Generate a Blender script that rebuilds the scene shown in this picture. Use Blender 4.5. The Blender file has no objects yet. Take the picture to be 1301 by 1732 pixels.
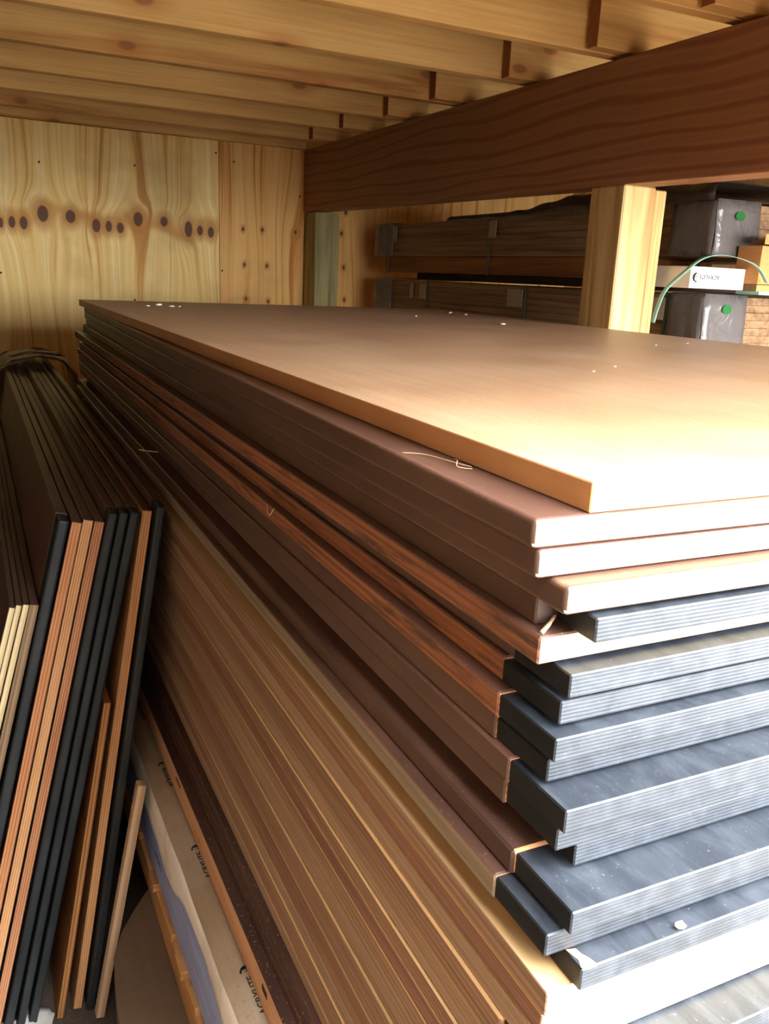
import bpy, bmesh, math, random
from mathutils import Matrix, Vector, Euler
import numpy as np

random.seed(7)
rng = np.random.default_rng(7)
S = bpy.context.scene
COL = S.collection

# ------------------------------------------------------------------ camera
YAW, PITCH, ROLL = 0.4616, -0.2704, 0.0452
CAM = Vector((-0.3192, -0.3744, 0.1092))
fwd = Vector((math.sin(YAW)*math.cos(PITCH), math.cos(YAW)*math.cos(PITCH), math.sin(PITCH)))
rgt = Vector((math.cos(YAW), -math.sin(YAW), 0))
up = rgt.cross(fwd)
r2 = math.cos(ROLL)*rgt + math.sin(ROLL)*up
u2 = -math.sin(ROLL)*rgt + math.cos(ROLL)*up
cam = bpy.data.cameras.new('camera'); camo = bpy.data.objects.new('camera', cam); COL.objects.link(camo)
cam.sensor_fit = 'VERTICAL'; cam.sensor_height = 24.0; cam.sensor_width = 24.0
cam.lens = 1438.6/1732*24.0
cam.clip_start = 0.01
m = Matrix((r2, u2, -fwd)).transposed().to_4x4(); m.translation = CAM
camo.matrix_world = m
S.camera = camo

# ------------------------------------------------------------------ light: overcast sky through the open front
FLOOR = -1.23
OPEN_X0, OPEN_X1, OPEN_TOP, FRONT_Y = -0.74, 2.5, 0.38, -0.09
SKY_STRENGTH = 42.0
w = bpy.data.worlds.new('world'); S.world = w; w.use_nodes = True
bg = w.node_tree.nodes['Background']
bg.inputs['Color'].default_value = (0.92, 0.96, 1.0, 1)
bg.inputs['Strength'].default_value = SKY_STRENGTH
pl = bpy.data.lights.new('opening_portal', 'AREA'); pl.shape = 'RECTANGLE'
pl.size = OPEN_X1-OPEN_X0; pl.size_y = OPEN_TOP-FLOOR
pl.cycles.is_portal = True
plo = bpy.data.objects.new('opening_portal', pl); COL.objects.link(plo)
plo.location = ((OPEN_X0+OPEN_X1)/2, FRONT_Y-0.03, (OPEN_TOP+FLOOR)/2)
plo.rotation_euler = (math.radians(90), 0, 0)
S.view_settings.view_transform = 'Standard'; S.view_settings.look = 'None'
S.view_settings.gamma = 1; S.view_settings.use_curve_mapping = False
S.view_settings.exposure = 0.0

# ------------------------------------------------------------------ material helpers
def srgb(r, g, b):
    f = lambda c: (c/255/12.92) if c/255 <= 0.04045 else ((c/255+0.055)/1.055)**2.4
    return (f(r), f(g), f(b), 1)

class NT:
    def __init__(s, name):
        s.m = bpy.data.materials.new(name); s.m.use_nodes = True
        s.t = s.m.node_tree; s.n = s.t.nodes; s.l = s.t.links
        s.b = s.n['Principled BSDF']
    def new(s, typ, **kw):
        x = s.n.new(typ)
        for k, v in kw.items(): setattr(x, k, v)
        return x
    def link(s, a, b): s.l.new(a, b)
    def coords(s, scale=(1,1,1), rand=True, offset=(0,0,0)):
        tc = s.new('ShaderNodeTexCoord')
        mp = s.new('ShaderNodeMapping'); mp.inputs['Scale'].default_value = scale
        mp.inputs['Location'].default_value = offset
        if rand:
            oi = s.new('ShaderNodeObjectInfo')
            mu = s.new('ShaderNodeVectorMath', operation='SCALE'); mu.inputs[0].default_value = (7.3, 11.1, 5.7)
            s.link(oi.outputs['Random'], mu.inputs['Scale'])
            ad = s.new('ShaderNodeVectorMath', operation='ADD')
            s.link(tc.outputs['Object'], ad.inputs[0]); s.link(mu.outputs[0], ad.inputs[1])
            s.link(ad.outputs[0], mp.inputs['Vector'])
        else: s.link(tc.outputs['Object'], mp.inputs['Vector'])
        return mp.outputs[0]
    def noise(s, vec, scale=1, detail=4, rough=0.55, dist=0):
        x = s.new('ShaderNodeTexNoise'); x.inputs['Scale'].default_value = scale
        x.inputs['Detail'].default_value = detail; x.inputs['Roughness'].default_value = rough
        x.inputs['Distortion'].default_value = dist
        s.link(vec, x.inputs['Vector']); return x.outputs['Fac']
    def wave(s, vec, scale=1, dist=2, detail=2, dscale=1, direction='X'):
        x = s.new('ShaderNodeTexWave'); x.bands_direction = direction
        x.inputs['Scale'].default_value = scale; x.inputs['Distortion'].default_value = dist
        x.inputs['Detail'].default_value = detail; x.inputs['Detail Scale'].default_value = dscale
        s.link(vec, x.inputs['Vector']); return x.outputs['Fac']
    def ramp(s, fac, stops):
        x = s.new('ShaderNodeValToRGB'); e = x.color_ramp.elements
        while len(e) < len(stops): e.new(0.5)
        for k, (p, c) in enumerate(stops): e[k].position = p; e[k].color = c
        s.link(fac, x.inputs['Fac']); return x.outputs['Color']
    def mix(s, fac, a, b, blend='MIX'):
        x = s.new('ShaderNodeMix', data_type='RGBA', blend_type=blend)
        for sock, v in ((x.inputs[0], fac), (x.inputs[6], a), (x.inputs[7], b)):
            if isinstance(v, (int, float, tuple)): sock.default_value = v
            else: s.link(v, sock)
        return x.outputs[2]
    def math(s, op, a, b=0.0, c=0.0):
        x = s.new('ShaderNodeMath', operation=op)
        for k, v in enumerate((a, b, c)):
            if isinstance(v, (int, float)): x.inputs[k].default_value = v
            else: s.link(v, x.inputs[k])
        return x.outputs[0]
    def bump(s, h, strength=0.3, dist=0.002):
        x = s.new('ShaderNodeBump'); x.inputs['Strength'].default_value = strength
        x.inputs['Distance'].default_value = dist
        s.link(h, x.inputs['Height']); s.link(x.outputs[0], s.b.inputs['Normal'])
    def col(s, c):
        if isinstance(c, tuple): s.b.inputs['Base Color'].default_value = c
        else: s.link(c, s.b.inputs['Base Color'])
    def set(s, rough=0.6, spec=0.4, **kw):
        s.b.inputs['Roughness'].default_value = rough
        s.b.inputs['Specular IOR Level'].default_value = spec
        for k, v in kw.items(): s.b.inputs[k].default_value = v
        return s.m

AX = {'X': 0, 'Y': 1, 'Z': 2}
def wood(name, stops, axis='Y', along=1.2, across=22, fine=160, rough=0.65, spec=0.3, bump=0.25, wob=0.6, blotch=0.25, knots=None):
    """long-grain timber: noise stretched along one axis, fine fibres and soft blotches"""
    k = NT(name)
    def sc(a, c): v = [c, c, c]; v[AX[axis]] = a; return tuple(v)
    g = k.noise(k.coords(sc(along, across)), 1, 5, 0.6, wob)
    f = k.noise(k.coords(sc(along*4, fine)), 1, 3, 0.6)
    b = k.noise(k.coords((2.5, 2.5, 2.5)), 1, 2)
    c = k.ramp(g, stops)
    c = k.mix(0.35, c, k.ramp(f, [(0.3, (0.45,0.45,0.45,1)), (0.7, (1,1,1,1))]), 'MULTIPLY')
    c = k.mix(blotch, c, k.ramp(b, [(0.35, (0.5,0.45,0.4,1)), (0.65, (1.1,1.1,1.1,1))]), 'MULTIPLY')
    if knots:
        vo = k.new('ShaderNodeTexVoronoi'); vo.inputs['Scale'].default_value = 1.0
        vo.voronoi_dimensions = '2D'
        s3 = k.new('ShaderNodeSeparateXYZ'); k.link(k.coords((1, 1, 1)), s3.inputs[0]); c3 = k.new('ShaderNodeCombineXYZ')
        k.link(k.math('MULTIPLY', s3.outputs[axis], knots[0]), c3.inputs[0]); k.link(k.math('MULTIPLY', s3.outputs['Z' if axis != 'Z' else 'X'], knots[1]), c3.inputs[1])
        k.link(c3.outputs[0], vo.inputs['Vector'])
        kn = k.ramp(vo.outputs['Distance'], [(0.06, (1,1,1,1)), (0.10, (0,0,0,1))])
        hl = k.ramp(vo.outputs['Distance'], [(0.10, (1,1,1,1)), (0.30, (0,0,0,1))])
        sc3 = k.new('ShaderNodeSeparateColor'); k.link(vo.outputs['Color'], sc3.inputs[0])
        gate = k.math('GREATER_THAN', sc3.outputs[0], 0.55)
        c = k.mix(k.math('MULTIPLY', k.math('MULTIPLY', hl, gate), 0.5), c, srgb(182,112,56))
        c = k.mix(k.math('MULTIPLY', k.math('MULTIPLY', kn, gate), 0.6), c, srgb(120,72,46))
    k.col(c); k.bump(f, bump, 0.001)
    return k.set(rough, spec)

def ply_edge(name, pale, mid, dark, layers=7, t=0.0187, rough=0.75, stain=None, stain_amt=0.0, contrast=0.7):
    """cut plywood edge: stacked veneers running along the panel"""
    k = NT(name)
    tc = k.new('ShaderNodeTexCoord'); sp = k.new('ShaderNodeSeparateXYZ'); k.link(tc.outputs['Object'], sp.inputs[0])
    wob = k.noise(k.coords((3, 3, 3)), 1, 2)
    z = k.math('ADD', sp.outputs['Z'], k.math('MULTIPLY', wob, 0.0012))
    s = k.math('SINE', k.math('MULTIPLY', z, 2*math.pi*layers/t/2))
    lay = k.math('MULTIPLY_ADD', s, 0.5, 0.5)
    grain = k.noise(k.coords((4, 4, 330)), 1, 3, 0.55)
    patch = k.noise(k.coords((2.2, 2.2, 60)), 1, 3)
    v = k.math('ADD', k.math('MULTIPLY', lay, 0.45*contrast), k.math('ADD', k.math('MULTIPLY', grain, 0.55), k.math('MULTIPLY', patch, 0.35)))
    c = k.ramp(v, [(0.30, dark), (0.58, mid), (0.85, pale)])
    if stain:
        st = k.noise(k.coords((7, 7, 90)), 1, 6, 0.75)
        c = k.mix(k.math('MULTIPLY', k.ramp(st, [(0.52, (0,0,0,1)), (0.62, (1,1,1,1))]), stain_amt), c, stain)
    k.col(c); k.bump(v, 0.35, 0.0012)
    return k.set(rough, 0.25)

def film(name, base, dark, rough=0.35, spec=0.5, dust=0.0, dustc=(0.6,0.55,0.48,1), streak='Y'):
    k = NT(name)
    sc = [90, 90, 90]; sc[AX[streak]] = 3
    g = k.noise(k.coords(tuple(sc)), 1, 3)
    b = k.noise(k.coords((5, 5, 5)), 1, 4)
    c = k.mix(k.ramp(b, [(0.35, (0,0,0,1)), (0.7, (1,1,1,1))]), dark, base)
    c = k.mix(0.25, c, k.ramp(g, [(0.35, (0.55,0.55,0.55,1)), (0.65, (1,1,1,1))]), 'MULTIPLY')
    if dust:
        d = k.noise(k.coords((260, 260, 260)), 1, 2, 0.5)
        c = k.mix(k.math('MULTIPLY', k.ramp(d, [(0.63, (0,0,0,1)), (0.72, (1,1,1,1))]), dust), c, dustc)
    k.col(c)
    rr = k.math('MULTIPLY_ADD', b, 0.25, rough-0.1)
    m_ = k.set(rough, spec); k.link(rr, k.b.inputs['Roughness'])
    return m_

def plain(name, c, rough=0.6, spec=0.4, **kw):
    k = NT(name); b = k.noise(k.coords((14,14,14)), 1, 4)
    k.col(k.mix(0.3, c, k.ramp(b, [(0.3, (0.6,0.6,0.6,1)), (0.7, (1,1,1,1))]), 'MULTIPLY'))
    return k.set(rough, spec, **kw)

# ------------------------------------------------------------------ materials
M = {}
M['joist'] = wood('joist_pine', [(0.28, srgb(170,112,56)), (0.42, srgb(218,166,96)), (0.75, srgb(240,196,124))], 'X', 0.7, 11, 110, 0.7, knots=(3.2, 6.5))
M['joist_end'] = plain('joist_end_grain', srgb(150,95,60), 0.8, 0.2)
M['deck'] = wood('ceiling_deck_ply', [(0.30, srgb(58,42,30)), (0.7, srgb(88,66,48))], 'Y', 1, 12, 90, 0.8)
M['tan_film'] = film('tan_film', srgb(206,170,134), srgb(192,152,115), 0.42, 0.45, 0.5, srgb(235,215,185))
M['tan_edge'] = film('tan_edge_band', srgb(196,146,96), srgb(176,124,78), 0.45, 0.4)
M['brown_film'] = film('brown_film', srgb(112,80,66), srgb(88,62,52), 0.36, 0.5, 0.25, srgb(170,140,120))
M['brown_edge'] = film('brown_edge', srgb(92,68,55), srgb(72,53,43), 0.45, 0.4)
M['dark_dusty'] = film('dark_dusty_film', srgb(84,58,46), srgb(62,42,34), 0.6, 0.3, 0.5, srgb(190,150,110))
M['pale_core'] = ply_edge('pale_core', srgb(246,226,182), srgb(236,208,150), srgb(206,168,104), 5)
M['orange_edge'] = ply_edge('orange_edge', srgb(164,112,76), srgb(138,88,58), srgb(94,58,40), 5, stain=srgb(58,48,38), stain_amt=0.8, contrast=0.25)
M['orange_clean'] = ply_edge('orange_edge_clean', srgb(204,152,104), srgb(176,122,78), srgb(122,78,48), 7)
M['tan_ply'] = ply_edge('tan_ply_edge', srgb(212,170,128), srgb(196,150,110), srgb(164,118,82), 5, 0.0288, contrast=0.2)
M['orange_end'] = ply_edge('orange_end', srgb(232,176,120), srgb(214,150,92), srgb(176,104,58), 7, 0.0155)
M['pale_strip'] = ply_edge('pale_strip', srgb(236,216,166), srgb(222,196,140), srgb(190,158,104), 3, 0.009)
M['grey_edge'] = ply_edge('grey_edge', srgb(150,136,114), srgb(128,112,90), srgb(96,80,62), 3, contrast=0.2)
M['ply_edges'] = []
for i, (a, b, c) in enumerate([((160,130,103),(140,110,83),(102,76,57)), ((154,121,94),(133,101,76),(95,67,51)),
                               ((167,140,113),(148,121,94),(112,87,68)), ((146,112,88),(126,91,70),(90,60,47))]):
    M['ply_edges'].append(ply_edge('pale_ply_edge_%s' % 'abcd'[i], srgb(*a), srgb(*b), srgb(*c), [5,7,5,9][i], contrast=0.25))
M['ply_face'] = wood('ply_face', [(0.3, srgb(186,146,98)), (0.7, srgb(216,180,128))], 'Y', 0.8, 9, 100, 0.6)

def black_mat(name, lines, lo=(0.014, 0.018, 0.025, 1), hi=(0.046, 0.053, 0.064, 1), speck=0.35):
    k = NT(name)
    d = k.noise(k.coords((40, 12, 40)), 1, 5, 0.7, 0.6)
    sp_ = k.noise(k.coords((420, 300, 420)), 1, 2)
    c = k.mix(k.ramp(d, [(0.42, (0,0,0,1)), (0.75, (1,1,1,1))]), lo, hi)
    c = k.mix(k.math('MULTIPLY', k.ramp(sp_, [(0.68, (0,0,0,1)), (0.76, (1,1,1,1))]), speck), c, (0.25, 0.24, 0.22, 1))
    if lines:
        tc = k.new('ShaderNodeTexCoord'); s2 = k.new('ShaderNodeSeparateXYZ'); k.link(tc.outputs['Object'], s2.inputs[0])
        wv = k.noise(k.coords((14, 14, 14)), 1, 2)
        zz = k.math('ADD', s2.outputs['Z'], k.math('MULTIPLY', wv, 0.0015))
        s = k.math('MULTIPLY_ADD', k.math('SINE', k.math('MULTIPLY', zz, 2*math.pi/0.0026)), 0.5, 0.5)
        br_ = k.noise(k.coords((25, 25, 300)), 1, 3)
        c = k.mix(k.math('MULTIPLY', k.math('MULTIPLY', s, br_), 0.75), c, (0.010, 0.012, 0.015, 1))
        k.bump(s, 0.30, 0.0005)
    else:
        k.bump(d, 0.4, 0.001)
    k.col(c)
    return k.set(0.5, 0.5 if speck > 0.1 else 0.2)
M['black_face'] = black_mat('black_paint_face', False)
M['black_shaded_side'] = black_mat('black_paint_shaded_side', False, (0.009, 0.010, 0.010, 1), (0.016, 0.017, 0.017, 1), 0.06)  # left faces of the painted ends: shade put into a darker, duller black
M['black_end'] = black_mat('black_paint_end', True)

# beam: dark red-brown fir with cathedral grain
k = NT('beam_fir')
v = k.coords((1.0, 0.30, 1.6), rand=False, offset=(0, 0.3, 0.2))
wv = k.wave(v, 4.2, 7, 2, 0.8, 'Z')
fn = k.noise(k.coords((60, 3, 90), rand=False), 1, 3)
c = k.ramp(wv, [(0.10, srgb(156,106,72)), (0.6, srgb(162,112,76)), (0.97, srgb(138,88,60))])
c = k.mix(0.3, c, k.ramp(fn, [(0.3, (0.55,0.55,0.55,1)), (0.7, (1,1,1,1))]), 'MULTIPLY')
tc = k.new('ShaderNodeTexCoord'); sp = k.new('ShaderNodeSeparateXYZ'); k.link(tc.outputs['Object'], sp.inputs[0])
sapn = k.noise(k.coords((3, 2.4, 3), rand=False), 1, 2)
# sapwood strip along the lower arris of the near half
saph = k.math('SUBTRACT', k.math('MULTIPLY_ADD', sp.outputs['Y'], -0.012, 0.040), k.math('MULTIPLY', k.math('SUBTRACT', sapn, 0.45), 0.05))
sapf = k.math('LESS_THAN', sp.outputs['Z'], k.math('ADD', saph, k.math('MULTIPLY', sp.outputs['Y'], 0.0)))
c = k.mix(k.math('MULTIPLY', sapf, 0.75), c, srgb(176,118,76))
k.col(c); k.bump(fn, 0.3, 0.001); M['beam'] = k.set(0.6, 0.35)

M['post'] = wood('post_wood', [(0.3, srgb(160,118,70)), (0.5, srgb(205,168,108)), (0.75, srgb(232,204,146))], 'Z', 1.4, 26, 150, 0.65)
M['post_green'] = wood('treated_post', [(0.3, srgb(124,112,68)), (0.6, srgb(176,162,112)), (0.8, srgb(196,182,132))], 'Z', 1.4, 22, 140, 0.7)
M['bundle_wood'] = wood('bundle_wood', [(0.3, srgb(104,78,56)), (0.5, srgb(146,112,80)), (0.75, srgb(176,142,104))], 'Y', 1.6, 40, 150, 0.6)
M['runner_wood'] = wood('runner_wood', [(0.3, srgb(110,64,34)), (0.6, srgb(158,98,52)), (0.8, srgb(180,120,66))], 'Y', 1.5, 30, 140, 0.65)
M['pallet'] = wood('pallet_wood', [(0.3, srgb(168,118,70)), (0.6, srgb(205,154,98)), (0.8, srgb(222,176,118))], 'Y', 2, 40, 150, 0.7)
M['carton'] = film('carton_brown', srgb(106,84,63), srgb(90,70,52), 0.75, 0.2)
M['floor'] = film('floor_concrete', srgb(92,80,68), srgb(66,57,48), 0.8, 0.2, 0.4, srgb(150,140,125))
M['kraft'] = film('kraft_card', srgb(206,146,88), srgb(190,130,76), 0.65, 0.3)
M['paper'] = film('white_paper', srgb(226,218,202), srgb(206,196,178), 0.6, 0.3, 0.0)
k = NT('wrap_paper')        # white masking paper, soiled along the top
b = k.noise(k.coords((6, 9, 6)), 1, 5, 0.7); g = k.noise(k.coords((40, 24, 40)), 1, 4)
c = k.mix(k.ramp(b, [(0.45, (0,0,0,1)), (0.75, (0.8,0.8,0.8,1))]), srgb(228,220,205), srgb(172,152,126))
c = k.mix(k.math('MULTIPLY', k.ramp(g, [(0.66, (0,0,0,1)), (0.76, (1,1,1,1))]), 0.55), c, srgb(110,86,62))
k.col(c); M['wrap_paper'] = k.set(0.6, 0.3)
M['wrap_dusty_shaded'] = film('dusty_shaded_wrap_paper', srgb(186,168,144), srgb(150,128,102), 0.75, 0.2, 0.5, srgb(120,96,70))  # dust plus painted shade of the overhanging stack on the wrap's top
M['white_box'] = plain('white_box', srgb(222,218,212), 0.5, 0.4)
M['blue_film'] = film('blue_film', srgb(158,172,212), srgb(138,152,196), 0.35, 0.5)
M['ink'] = plain('black_ink', (0.012, 0.012, 0.013, 1), 0.6, 0.2)
M['yellow_ink'] = plain('amber_label', srgb(190,132,52), 0.6, 0.2)
M['strap'] = plain('green_strap', srgb(150,200,180), 0.4, 0.5)
M['strap_dark'] = plain('dark_green_strap', srgb(40,70,52), 0.45, 0.5)
M['green_dot'] = plain('green_ink', srgb(14,96,34), 0.5, 0.3)
M['label'] = plain('pale_label', srgb(168,150,132), 0.5, 0.4)
M['crumb'] = plain('pale_crumb', srgb(240,230,210), 0.7, 0.2)
M['straw'] = plain('straw', srgb(214,190,150), 0.6, 0.3)
def plastic(name, c, alpha, rough):
    k_ = NT(name); n_ = k_.noise(k_.coords((18,18,18)), 1, 4, 0.6, 1.0)
    k_.col(c); k_.bump(n_, 0.8, 0.006)
    return k_.set(rough, 0.6, Alpha=alpha)
M['plastic'] = plastic('clear_wrap', srgb(140,134,130), 0.40, 0.22)
M['plastic_dusty'] = plastic('dusty_plastic', srgb(150,130,112), 0.65, 0.4)
M['plastic_dark'] = plastic('dark_plastic', srgb(52,44,38), 0.92, 0.35)
M['plastic_end'] = plastic('end_wrap', srgb(104,98,96), 0.8, 0.22)
M['exterior'] = film('gravel', srgb(146,140,130), srgb(122,117,108), 0.9, 0.2)

# wall plywood: warped grain field and knots come from mesh attributes
k = NT('wall_plywood')
au = k.new('ShaderNodeAttribute', attribute_name='grain_u'); ak = k.new('ShaderNodeAttribute', attribute_name='knot')
aw = k.new('ShaderNodeAttribute', attribute_name='tone')
tc = k.new('ShaderNodeTexCoord'); sp = k.new('ShaderNodeSeparateXYZ'); k.link(tc.outputs['Object'], sp.inputs[0])
cb = k.new('ShaderNodeCombineXYZ'); k.link(au.outputs['Fac'], cb.inputs[0])
k.link(k.math('MULTIPLY', sp.outputs['Z'], 0.35), cb.inputs[2])
def sv(n, s):
    x = n.new('ShaderNodeVectorMath', operation='MULTIPLY'); n.link(cb.outputs[0], x.inputs[0]); x.inputs[1].default_value = s; return x.outputs[0]
g1 = k.noise(sv(k, (24, 1, 1.2)), 1, 3, 0.6)
g2 = k.noise(sv(k, (75, 1, 3)), 1, 3, 0.6)
blot = k.noise(k.coords((2.2, 2.2, 2.6), rand=False), 1, 4, 0.6)
c = k.ramp(g1, [(0.28, srgb(176,114,44)), (0.37, srgb(212,156,74)), (0.44, srgb(240,202,122)), (0.75, srgb(250,226,160))])
c = k.mix(0.35, c, k.ramp(g2, [(0.3, srgb(205,160,100)), (0.55, (1,1,1,1))]), 'MULTIPLY')
c = k.mix(k.math('MULTIPLY', k.ramp(blot, [(0.5, (0,0,0,1)), (0.75, (1,1,1,1))]), 0.45), c, srgb(150,118,74))
c = k.mix(aw.outputs['Fac'], c, srgb(232,186,146), 'MULTIPLY')
halo = k.ramp(ak.outputs['Fac'], [(0.0, (1,1,1,1)), (0.55, (0.85,0.85,0.85,1)), (1.0, (0,0,0,1))])
c = k.mix(k.math('MULTIPLY', halo, 0.75), c, srgb(184,118,48))
aa = k.new('ShaderNodeAttribute', attribute_name='amber')
c = k.mix(k.math('MULTIPLY', aa.outputs['Fac'], 0.8), c, srgb(190,126,48))
core = k.ramp(ak.outputs['Fac'], [(0.34, (1,1,1,1)), (0.42, (0,0,0,1))])
c = k.mix(k.math('MULTIPLY', core, 0.92), c, srgb(82,44,28))
k.col(c); k.bump(g2, 0.2, 0.001); M['wall_ply'] = k.set(0.6, 0.3)

# ------------------------------------------------------------------ object helpers
def link(o, parent=None):
    COL.objects.link(o)
    if parent: o.parent = parent
    return o
def tag(o, label=None, cat=None, group=None, kind=None):
    if label: o['label'] = label
    if cat: o['category'] = cat
    if group: o['group'] = group
    if kind: o['kind'] = kind
    return o
def empty(name, loc=(0,0,0), rot=(0,0,0)):
    o = bpy.data.objects.new(name, None); o.location = loc; o.rotation_euler = rot; o.empty_display_size = 0.05
    return link(o)
def mesh(name, verts, faces, mats, parent=None, idx=None, smooth=False):
    me = bpy.data.meshes.new(name); me.from_pydata([tuple(v_) for v_ in verts], [], faces)
    for m_ in (mats if isinstance(mats, list) else [mats]): me.materials.append(m_)
    if idx is not None: me.polygons.foreach_set('material_index', idx)
    if smooth: me.polygons.foreach_set('use_smooth', [True]*len(me.polygons))
    me.update()
    return link(bpy.data.objects.new(name, me), parent)
def box_mesh(name, x0, x1, y0, y1, z0, z1, mats, bevel=0.0, seg=1, ysub=0):
    """mats = one material, or [faces up/down, faces left/right, faces front/back]"""
    bm = bmesh.new()
    bmesh.ops.create_cube(bm, size=1)
    for v_ in bm.verts:
        v_.co = Vector((x0+(v_.co.x+.5)*(x1-x0), y0+(v_.co.y+.5)*(y1-y0), z0+(v_.co.z+.5)*(z1-z0)))
    if bevel: bmesh.ops.bevel(bm, geom=list(bm.edges), offset=bevel, segments=seg, affect='EDGES', profile=0.5)
    bm.normal_update()
    if isinstance(mats, list):
        for f in bm.faces:
            n = f.normal; a = [abs(n.z), abs(n.x), abs(n.y)]
            f.material_index = a.index(max(a))
            if seg > 1: f.smooth = max(a) < 0.999
    me = bpy.data.meshes.new(name); bm.to_mesh(me); bm.free()
    for m_ in (mats if isinstance(mats, list) else [mats]): me.materials.append(m_)
    return me
def box(name, x0, x1, y0, y1, z0, z1, mats, bevel=0.0, parent=None, loc=(0,0,0), rot=(0,0,0), seg=1):
    o = bpy.data.objects.new(name, box_mesh(name, x0, x1, y0, y1, z0, z1, mats, bevel, seg))
    o.location = loc; o.rotation_euler = rot
    return link(o, parent)
def tube(name, pts, r, mat, parent=None, n=6):
    vs, fs = [], []
    P = [Vector(p) for p in pts]
    for i, p in enumerate(P):
        d = (P[min(i+1, len(P)-1)]-P[max(i-1, 0)]).normalized()
        a = d.cross(Vector((0.3, 0.2, 1))).normalized(); b = d.cross(a)
        rr = r if not isinstance(r, list) else r[i]
        for j in range(n):
            t = 2*math.pi*j/n; vs.append(p+a*rr*math.cos(t)+b*rr*math.sin(t))
    for i in range(len(P)-1):
        for j in range(n):
            fs.append((i*n+j, i*n+(j+1) % n, (i+1)*n+(j+1) % n, (i+1)*n+j))
    fs.append(tuple(range(n))[::-1]); fs.append(tuple((len(P)-1)*n+j for j in range(n)))
    return mesh(name, vs, fs, mat, parent, smooth=True)
def sheet(name, rows, mat, thick, parent=None):
    """grid of 3-D points made into a thin solid sheet"""
    R, Cn = len(rows), len(rows[0])
    vs = [p for r_ in rows for p in r_]
    fs = [(i*Cn+j, i*Cn+j+1, (i+1)*Cn+j+1, (i+1)*Cn+j) for i in range(R-1) for j in range(Cn-1)]
    o = mesh(name, vs, fs, mat, parent, smooth=True)
    s_ = o.modifiers.new('thickness', 'SOLIDIFY'); s_.thickness = thick; s_.offset = 0
    return o

# ================================================================== SETTING
WALL_Y, CEIL = 3.85, 0.685
struct = lambda o: tag(o, kind='structure')
struct(box('floor', -0.80, 2.95, FRONT_Y-0.1, WALL_Y+0.1, FLOOR-0.1, FLOOR, M['floor']))
struct(box('ground', -14, 16, -22, FRONT_Y-0.1, FLOOR-0.12, FLOOR-0.02, M['exterior']))

# back wall of plywood sheets
M['backing'] = M['deck']
wb = struct(box('wall_back', -0.80, 2.95, WALL_Y+0.013, WALL_Y+0.06, FLOOR, CEIL+0.30, M['deck']))
big = [(-0.091,0.265,0.014,0.025),(-0.044,0.264,0.016,0.028),(-0.135,0.259,0.009,0.023),(0.037,0.308,0.023,0.035),(0.152,0.304,0.021,0.028),(0.261,0.272,0.018,0.03),(0.315,0.272,0.014,0.025),(0.366,0.269,0.016,0.024),(0.447,0.312,0.021,0.032),(0.565,0.309,0.017,0.023),(0.679,0.282,0.018,0.037),(0.734,0.279,0.014,0.023),(0.786,0.274,0.015,0.025)]
small = [(0.945,0.299),(1.043,0.301),(1.215,0.301),(0.952,0.133),(1.067,0.132),(1.464,0.309),(1.482,0.142),(1.485,0.411),(0.96,-0.03),(1.075,-0.04),(1.49,-0.02)]
nails = [(0.034,0.52),(0.439,0.542),(0.814,0.631),(-0.15,0.05),(0.42,-0.05),(0.84,0.1),(0.9,0.60),(1.235,0.47)]
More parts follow.
